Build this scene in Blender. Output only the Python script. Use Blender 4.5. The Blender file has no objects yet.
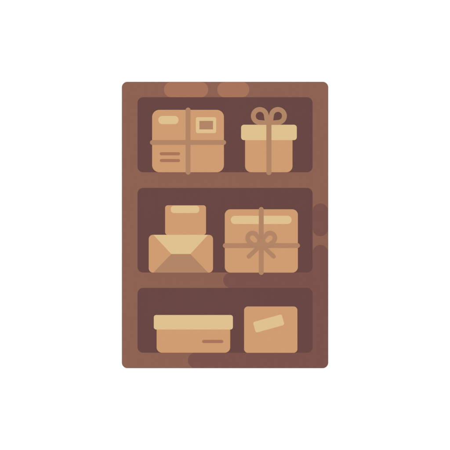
import bpy, bmesh, math

sc = bpy.context.scene
COL = sc.collection
S = 0.005                      # one unit of the drawing grid = 5 mm
FLOOR = 368.0
def X(px): return (px - 225.0) * S
def Z(py): return (FLOOR - py) * S

# ------------------------------------------------------------------ materials
GAIN = 1.20                    # how strongly the lamps light a wall that faces them
def lin(c):
    c /= 255.0
    return c / 12.92 if c <= 0.04045 else ((c + 0.055) / 1.055) ** 2.4
def albedo(rgb, k=1.0):
    return [lin(c) * k / GAIN for c in rgb]

def base_mat(name):
    m = bpy.data.materials.new(name); m.use_nodes = True
    nt = m.node_tree; nt.nodes.clear()
    out = nt.nodes.new('ShaderNodeOutputMaterial')
    bs = nt.nodes.new('ShaderNodeBsdfPrincipled')
    bs.inputs['Roughness'].default_value = 1.0
    bs.inputs['Specular IOR Level'].default_value = 0.0
    nt.links.new(bs.outputs[0], out.inputs[0])
    return m, nt, bs

def grain(nt, scale):
    """fine paper / wood fibre, a couple of percent either way"""
    tc = nt.nodes.new('ShaderNodeTexCoord')
    mp = nt.nodes.new('ShaderNodeMapping'); mp.inputs['Scale'].default_value = scale
    nz = nt.nodes.new('ShaderNodeTexNoise'); nz.inputs['Scale'].default_value = 1.0
    nz.inputs['Detail'].default_value = 2.0
    mr = nt.nodes.new('ShaderNodeMapRange')
    mr.inputs['To Min'].default_value = 0.985; mr.inputs['To Max'].default_value = 1.015
    nt.links.new(tc.outputs['Object'], mp.inputs[0]); nt.links.new(mp.outputs[0], nz.inputs['Vector'])
    nt.links.new(nz.outputs['Fac'], mr.inputs['Value'])
    return tc, mr.outputs[0]

def scale_col(nt, col_socket, col, fac):
    v = nt.nodes.new('ShaderNodeVectorMath'); v.operation = 'SCALE'
    if col_socket: nt.links.new(col_socket, v.inputs[0])
    else: v.inputs[0].default_value = col
    nt.links.new(fac, v.inputs['Scale'])
    return v.outputs[0]

def paper(name, rgb, k=1.0, scale=(60, 60, 60)):
    m, nt, bs = base_mat(name)
    tc, g = grain(nt, scale)
    nt.links.new(scale_col(nt, None, albedo(rgb, k), g), bs.inputs['Base Color'])
    return m

def patchy_wood(name, base, light, dark, light_shapes, dark_shapes):
    """wood with lighter and darker round-ended patches; shapes are (x0, y0, x1, y1, r) on the drawing grid"""
    m, nt, bs = base_mat(name)
    tc, g = grain(nt, (90, 20, 6))
    sep = nt.nodes.new('ShaderNodeSeparateXYZ'); nt.links.new(tc.outputs['Object'], sep.inputs[0])
    def M(op, a, b=None):
        n = nt.nodes.new('ShaderNodeMath'); n.operation = op
        for i, q in enumerate((a, b)):
            if q is None: continue
            if isinstance(q, (int, float)): n.inputs[i].default_value = q
            else: nt.links.new(q, n.inputs[i])
        return n.outputs[0]
    def shape(x0, y0, x1, y1, r):
        x0, x1, z0, z1, r = X(x0), X(x1), Z(y1), Z(y0), r * S
        cx, cz = (x0 + x1) / 2, (z0 + z1) / 2
        hx, hz = (x1 - x0) / 2 - r, (z1 - z0) / 2 - r
        dx = M('MAXIMUM', M('SUBTRACT', M('ABSOLUTE', M('SUBTRACT', sep.outputs['X'], cx)), hx), 0.0)
        dz = M('MAXIMUM', M('SUBTRACT', M('ABSOLUTE', M('SUBTRACT', sep.outputs['Z'], cz)), hz), 0.0)
        return M('LESS_THAN', M('SQRT', M('ADD', M('MULTIPLY', dx, dx), M('MULTIPLY', dz, dz))), r)
    def union(shapes):
        f = None
        for s in shapes:
            q = shape(*s); f = q if f is None else M('MAXIMUM', f, q)
        return f
    col = None
    for shapes, rgb in ((light_shapes, light), (dark_shapes, dark)):
        mx = nt.nodes.new('ShaderNodeMix'); mx.data_type = 'RGBA'
        nt.links.new(union(shapes), mx.inputs[0])
        if col: nt.links.new(col, mx.inputs[6])
        else: mx.inputs[6].default_value = albedo(base) + [1]
        mx.inputs[7].default_value = albedo(rgb) + [1]
        col = mx.outputs[2]
    nt.links.new(scale_col(nt, col, None, g), bs.inputs['Base Color'])
    return m

CARTON = paper('brown_carton', (208, 157, 114))
CREAM = paper('cream_paper', (223, 194, 143))
STRING = paper('brown_string', (178, 134, 103))
INK = paper('reddish_ink', (171, 117, 92))
FLAPDARK = paper('shaded_tan_kraft', (178, 134, 103))  # tan of the stamp picture; on the bottom flap, kraft with shade in its colour
BACK = paper('plum_board', (106, 72, 69), 1.065, (90, 20, 6))
WHITE = paper('white_plaster', (255, 255, 255), 1.08, (4, 4, 4))
for n in WHITE.node_tree.nodes:
    if n.type == 'MAP_RANGE': n.inputs['To Max'].default_value = 1.0
FRAME = patchy_wood('brown_shelf_wood', (142, 99, 83), (168, 116, 92), (124, 83, 77),
    [(164.0, 81.8, 208.2, 97.4, 7.79), (217.3, 81.8, 249.3, 97.4, 7.79)],
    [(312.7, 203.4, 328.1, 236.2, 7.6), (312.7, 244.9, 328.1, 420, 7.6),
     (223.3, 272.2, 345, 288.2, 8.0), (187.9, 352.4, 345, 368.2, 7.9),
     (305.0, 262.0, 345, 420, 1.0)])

# ------------------------------------------------------------------ geometry
def arc(cx, cy, r, a0, a1, n=14):
    return [(cx + r * math.cos(a0 + (a1 - a0) * i / n), cy + r * math.sin(a0 + (a1 - a0) * i / n)) for i in range(n + 1)]
P2 = math.pi / 2
def rrect(x0, y0, x1, y1, r=0, tl=None, tr=None, br=None, bl=None):
    """rounded rectangle on the drawing grid (y runs down)"""
    tl, tr, br, bl = [r if q is None else q for q in (tl, tr, br, bl)]
    p = []
    for (cx, cy, rr, a) in ((x0, y0, tl, math.pi), (x1, y0, tr, -P2), (x1, y1, br, 0), (x0, y1, bl, P2)):
        if rr <= 0: p.append((cx, cy)); continue
        ox = cx + rr if cx == x0 else cx - rr
        oy = cy + rr if cy == y0 else cy - rr
        p += arc(ox, oy, rr, a, a + P2)
    return p
def capsule(ax, ay, bx, by, r):
    t = math.atan2(by - ay, bx - ax)
    return arc(bx, by, r, t - P2, t + P2) + arc(ax, ay, r, t + P2, t + 3 * P2)

class MB:
    def __init__(s): s.bm = bmesh.new()
    def prism(s, pts, ya, yb):
        """2-D outline on the grid, extruded in depth from ya to yb (metres, towards the wall)"""
        q = []
        for p in pts:
            if not q or math.hypot(p[0] - q[-1][0], p[1] - q[-1][1]) > 1e-4: q.append(p)
        if math.hypot(q[0][0] - q[-1][0], q[0][1] - q[-1][1]) < 1e-4: q.pop()
        a = [s.bm.verts.new((X(x), ya, Z(y))) for x, y in q]
        b = [s.bm.verts.new((X(x), yb, Z(y))) for x, y in q]
        s.bm.faces.new(a); s.bm.faces.new(b[::-1])
        for i in range(len(q)):
            j = (i + 1) % len(q)
            s.bm.faces.new((a[j], a[i], b[i], b[j]))
        return s
    def ring(s, outer, inner, ya, yb):
        n = len(outer)
        V = [[s.bm.verts.new((X(x), y, Z(z))) for x, z in pts] for pts, y in ((outer, ya), (inner, ya), (outer, yb), (inner, yb))]
        o0, i0, o1, i1 = V
        for k in range(n):
            j = (k + 1) % n
            s.bm.faces.new((o0[k], o0[j], i0[j], i0[k])); s.bm.faces.new((o1[j], o1[k], i1[k], i1[j]))
            s.bm.faces.new((o0[j], o0[k], o1[k], o1[j])); s.bm.faces.new((i0[k], i0[j], i1[j], i1[k]))
        return s
    def build(s, name, mat, parent=None):
        bmesh.ops.recalc_face_normals(s.bm, faces=s.bm.faces)
        me = bpy.data.meshes.new(name)
        if parent: bmesh.ops.translate(s.bm, verts=s.bm.verts, vec=-parent.location)
        s.bm.to_mesh(me); s.bm.free()
        me.materials.append(mat)
        o = bpy.data.objects.new(name, me); COL.objects.link(o)
        if parent: o.parent = parent
        return o

def thing(name, label, cat, px, py, y, group=None):
    o = bpy.data.objects.new(name, None); COL.objects.link(o)
    o.empty_display_size = 0.05
    o.location = (X(px), y, Z(py)); o['label'] = label; o['category'] = cat
    if group: o['group'] = group
    bpy.context.view_layer.update()
    return o

# ------------------------------------------------------------------ setting
bm = MB(); bm.prism([(-1400, -1000), (1850, -1000), (1850, 1500), (-1400, 1500)], 0.302, 0.40)
w = bm.build('wall', WHITE); w['kind'] = 'structure'

# ------------------------------------------------------------------ shelf unit
D = 0.28
L, R_, T, B = 122.0, 328.1, 82.0, 368.0          # outside
l, r = 137.5, 312.6                              # openings
rows = [(97.2, 172.2), (187.9, 272.5), (288.0, 352.7)]
CR = 5.6
u = thing('shelf_unit', 'tall brown shelf unit with three open compartments and rounded corners on a white wall', 'shelf', 225, 368, 0.14)
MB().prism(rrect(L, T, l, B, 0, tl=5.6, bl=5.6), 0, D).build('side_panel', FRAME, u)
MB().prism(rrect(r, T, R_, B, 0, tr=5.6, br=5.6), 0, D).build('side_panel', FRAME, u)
def flare_bottom(y):      # lower edge of a board = top of an opening, read right to left
    return arc(r - CR, y + CR, CR, 0, -P2) + arc(l + CR, y + CR, CR, -P2, -2 * P2)
def flare_top(y):         # upper edge of a board = floor of an opening, read left to right
    return arc(l + CR, y - CR, CR, 2 * P2, P2) + arc(r - CR, y - CR, CR, P2, 0)
MB().prism([(l, T), (r, T)] + flare_bottom(rows[0][0]), 0, D).build('top_panel', FRAME, u)
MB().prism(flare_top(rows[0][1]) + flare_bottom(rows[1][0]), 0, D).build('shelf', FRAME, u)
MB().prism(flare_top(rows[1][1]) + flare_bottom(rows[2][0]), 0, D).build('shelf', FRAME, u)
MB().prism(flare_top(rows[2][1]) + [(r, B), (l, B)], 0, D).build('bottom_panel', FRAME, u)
MB().prism(rrect(L + 2, T + 2, R_ - 2, B - 2, 4), D - 0.002, 0.30).build('back_panel', BACK, u)

# ------------------------------------------------------------------ parcels
F = -0.014                     # front face of the parcels, just proud of the shelf edge
def sheet(pts, name, mat, parent, lift=0.0015, base=F):
    return MB().prism(pts, base - lift, base).build(name, mat, parent)

def string_mb(x0, x1, y0, y1, cx=None, cy=None, hr=2.45, bx=None, back=0.2, f=F):
    """flat cord tied round a box: cx = upright run, cy = level run, (x0,y0,x1,y1) ends of the front runs, bx = box"""
    m = MB(); e = 0.6; t = 0.004
    if cx is not None:
        m.prism(capsule(cx, y0 + hr, cx, y1 - hr, hr), f - t, f)
        m.prism(rrect(cx - hr + e, bx[1] - 1.2, cx + hr - e, bx[1], 0), f, back)          # over the top
        m.prism(rrect(cx - hr + e, bx[1] - 1.2, cx + hr - e, bx[3] - 0.5, 0), back, back + 0.003)
    if cy is not None:
        m.prism(capsule(x0 + hr, cy, x1 - hr, cy, hr), f - t - 0.0015, f)
        for a, b in ((bx[0] - 1.2, bx[0]), (bx[2], bx[2] + 1.2)):                        # round the sides
            m.prism(rrect(a, cy - hr + e, b, cy + hr - e, 0), f, back)
        m.prism(rrect(bx[0] - 1.2, cy - hr + e, bx[2] + 1.2, cy + hr - e, 0), back, back + 0.0045)
    return m

# A: string tied parcel, top left
a = thing('tied_parcel', 'wide brown parcel tied crosswise with string, with address lines and a postage stamp', 'parcel', 188, 172.2, 0.1, 'string tied parcels')
bx = (152.1, 109.8, 223.9, 172.2)
MB().prism(rrect(*bx, 7.2), F, 0.2).build('carton', CARTON, a)
string_mb(149.9, 226.1, 107.5, 174.6, 188.05, 142.45, bx=bx).build('string', STRING, a)
sheet(rrect(158.3, 115.9, 178.6, 124.1, 4.09), 'label', CREAM, a)
st = sheet(rrect(195.9, 117.2, 216.1, 133.1, 1.6), 'stamp', CREAM, a)
s2 = MB().prism(rrect(199.4, 120.9, 213.0, 129.4, 0.2), F - 0.0025, F - 0.0015)
bmesh.ops.translate(s2.bm, verts=s2.bm.verts, vec=-a.location)
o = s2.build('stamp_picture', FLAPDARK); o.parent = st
for y in (153.75, 160.55):
    sheet(capsule(161.3, y, 178.5, y, 1.55), 'address_line', INK, a)

# B: gift box, top right
g = thing('gift_box', 'narrow brown gift box with cream lid and a two loop ribbon bow on top', 'gift box', 268.9, 172.2, 0.09)
MB().prism(rrect(245.1, 139.0, 292.5, 172.2, 0, bl=6, br=6), F, 0.19).build('carton', CARTON, g)
LF = F - 0.006
MB().prism(rrect(241.1, 124.7, 296.8, 140.1, 2.9), LF, 0.196).build('lid', CREAM, g)
m = MB()
m.prism(capsule(268.9, 124, 268.9, 172.5, 2.55), LF - 0.004, LF)
m.prism(rrect(267.2, 139.8, 270.6, 171.9, 0), LF, F)
m.prism(rrect(267.0, 123.6, 270.8, 124.7, 0), LF, 0.196)
m.prism(rrect(267.0, 123.6, 270.8, 139.0, 0), 0.196, 0.199)
m.build('ribbon', STRING, g)
def teardrop(cx, cy, rad, tx, ty, side):
    """circle drawn out to a point at offset (tx, ty); side=+1 puts the point on the right"""
    a = math.atan2(ty, tx); w = math.acos(rad / math.hypot(tx, ty))
    p = arc(0, 0, rad, a + w, a - w + 2 * math.pi, 42)
    q0, q1 = p[-1], p[0]
    p += [(q0[0] + (tx - q0[0]) * f, q0[1] + (ty - q0[1]) * f) for f in (0.5, 1.0)]
    p += [(tx + (q1[0] - tx) * 0.5, ty + (q1[1] - ty) * 0.5)]
    return [(cx + side * x, cy + y) for x, y in p]
m = MB()
for sd, cx in ((1, 259.85), (-1, 277.95)):
    m.ring(teardrop(cx, 115.9, 8.95, 9.2, 9.0, sd), teardrop(cx, 115.9, 4.05, 4.7, 4.5, sd), LF - 0.018, LF - 0.0005 + (0.0007 if sd < 0 else 0))
m.prism([(268.3, 115.2), (269.5, 115.2), (271.5, 120), (271.5, 125.0), (266.3, 125.0), (266.3, 120)], LF - 0.019, LF - 0.001)
m.build('bow', STRING, g)

# D: envelope box, middle left
d = thing('envelope_box', 'wide low box folded like an envelope, supporting a smaller box', 'box', 180.8, 272.5, 0.09)
bx = (148.7, 234.8, 213.0, 272.6)
MB().prism(rrect(*bx, 4.2), F, 0.19).build('carton', CARTON, d)
sheet([(153.4, 234.8), (208.1, 234.8), (190.3, 254.0), (171.3, 254.0)], 'top_flap', CREAM, d)
sheet([(171.3, 254.0), (190.3, 254.0), (208.1, 272.6), (153.4, 272.6)], 'bottom_flap', FLAPDARK, d)  # shade of the lower flap put into its colour

# C: small box on it
c = thing('small_box', 'small square brown box on top of the envelope box, cream tape at its upper edge', 'box', 185.5, 234.8, 0.07)
MB().prism(rrect(165.1, 205.3, 206.0, 234.8, 2.6), F + 0.002, 0.16).build('carton', CARTON, c)
m = MB().prism(rrect(170.8, 205.7, 199.3, 213.0, 3.1), F + 0.0005, F + 0.002)
m.build('tape', CREAM, c)

# E: parcel with bow, middle right
e = thing('bow_parcel', 'large brown parcel with string bow on its front and a long cream stripe', 'parcel', 261.25, 272.5, 0.1, 'string tied parcels')

bx = (224.8, 209.3, 297.9, 272.6)
MB().prism(rrect(*bx, 5.6), F, 0.2).build('carton', CARTON, e)
string_mb(222.8, 300.0, 207.0, 274.9, 261.25, 245.6, bx=bx).build('string', STRING, e)
sheet(rrect(230.8, 215.8, 291.6, 224.0, 4.09), 'label', CREAM, e)
m = MB()
def slot(pts_r, K, n=24):
    """outline round two circles (far end, near end) in the direction of the knot"""
    (ax, ay, ra), (bx_, by_, rb) = pts_r
    t = math.atan2(by_ - ay, bx_ - ax)
    return arc(bx_, by_, rb, t - P2, t + P2, n) + arc(ax, ay, ra, t + P2, t + 3 * P2, n)
for sd in (1, -1):
    out = slot([(252.6, 238.0, 7.25), (257.6, 242.6, 4.8)], 0)
    inn = slot([(252.5, 238.0, 2.6), (254.9, 240.4, 2.3)], 0)
    if sd < 0:
        out = [(2 * 261.25 - x, y) for x, y in out]; inn = [(2 * 261.25 - x, y) for x, y in inn]
    dd = 0.0007 if sd < 0 else 0
    m.ring(out, inn, F - 0.018 - dd, F - 0.0045 + dd)
    ex = 248.8 if sd > 0 else 273.7
    m.prism(capsule(261.25, 244.8, ex, 256.5, 2.15), F - 0.008 - dd, F - 0.0005 - dd)
m.prism(arc(261.25, 243.8, 3.2, 0, 2 * math.pi, 24), F - 0.020, F - 0.005)
m.build('bow', STRING, e)

# F: lidded box, bottom left
f = thing('lidded_box', 'long low brown box with a cream lid, resting on the bottom of the shelf unit', 'box', 193.4, 352.7, 0.1)
MB().prism(rrect(156.6, 328.5, 230.2, 352.7, 0, bl=5.4, br=5.4), F, 0.2).build('carton', CARTON, f)
MB().prism(rrect(153.8, 315.0, 232.9, 329.5, 2.4), LF, 0.206).build('lid', CREAM, f)
sheet(capsule(203.7, 341.45, 221.7, 341.45, 1.6), 'printed_line', INK, f)

# G: square box with tilted label, bottom right
h = thing('labelled_box', 'square brown box without string or lid, a tilted cream label on its front', 'box', 270.8, 352.7, 0.09)
MB().prism(rrect(244.1, 306.5, 297.4, 352.8, 3.8), F, 0.19).build('carton', CARTON, h)
lab = rrect(-14.9, -5.5, 14.9, 5.5, 1.8); t = math.radians(-15.5)
sheet([(268.7 + x * math.cos(t) - y * math.sin(t), 323.5 + x * math.sin(t) + y * math.cos(t)) for x, y in lab], 'label', CREAM, h)

# ------------------------------------------------------------------ light
world = bpy.data.worlds.new('World'); sc.world = world; world.use_nodes = True
bg = world.node_tree.nodes['Background']
bg.inputs[0].default_value = (1, 1, 1, 1); bg.inputs[1].default_value = 0.12
ld = bpy.data.lights.new('studio_lamp', 'SPOT')
DIST = 220.0
ld.energy = 4 * math.pi * DIST ** 2 * (1.20 - 0.12) * math.pi
ld.spot_size = math.radians(5); ld.spot_blend = 0.2; ld.shadow_soft_size = 0.4
lo = bpy.data.objects.new('studio_lamp', ld); COL.objects.link(lo)
lo.location = (0, -DIST, Z(225)); lo.rotation_euler = (math.radians(90), 0, 0)

# ------------------------------------------------------------------ camera
cd = bpy.data.cameras.new('camera'); cd.type = 'ORTHO'; cd.ortho_scale = 450 * S
cd.clip_start = 0.1; cd.clip_end = 500
cam = bpy.data.objects.new('camera', cd); COL.objects.link(cam)
cam.location = (0, -5, Z(225)); cam.rotation_euler = (math.radians(90), 0, 0)
sc.camera = cam
sc.view_settings.view_transform = 'Standard'; sc.view_settings.look = 'None'
sc.view_settings.exposure = 0; sc.view_settings.gamma = 1
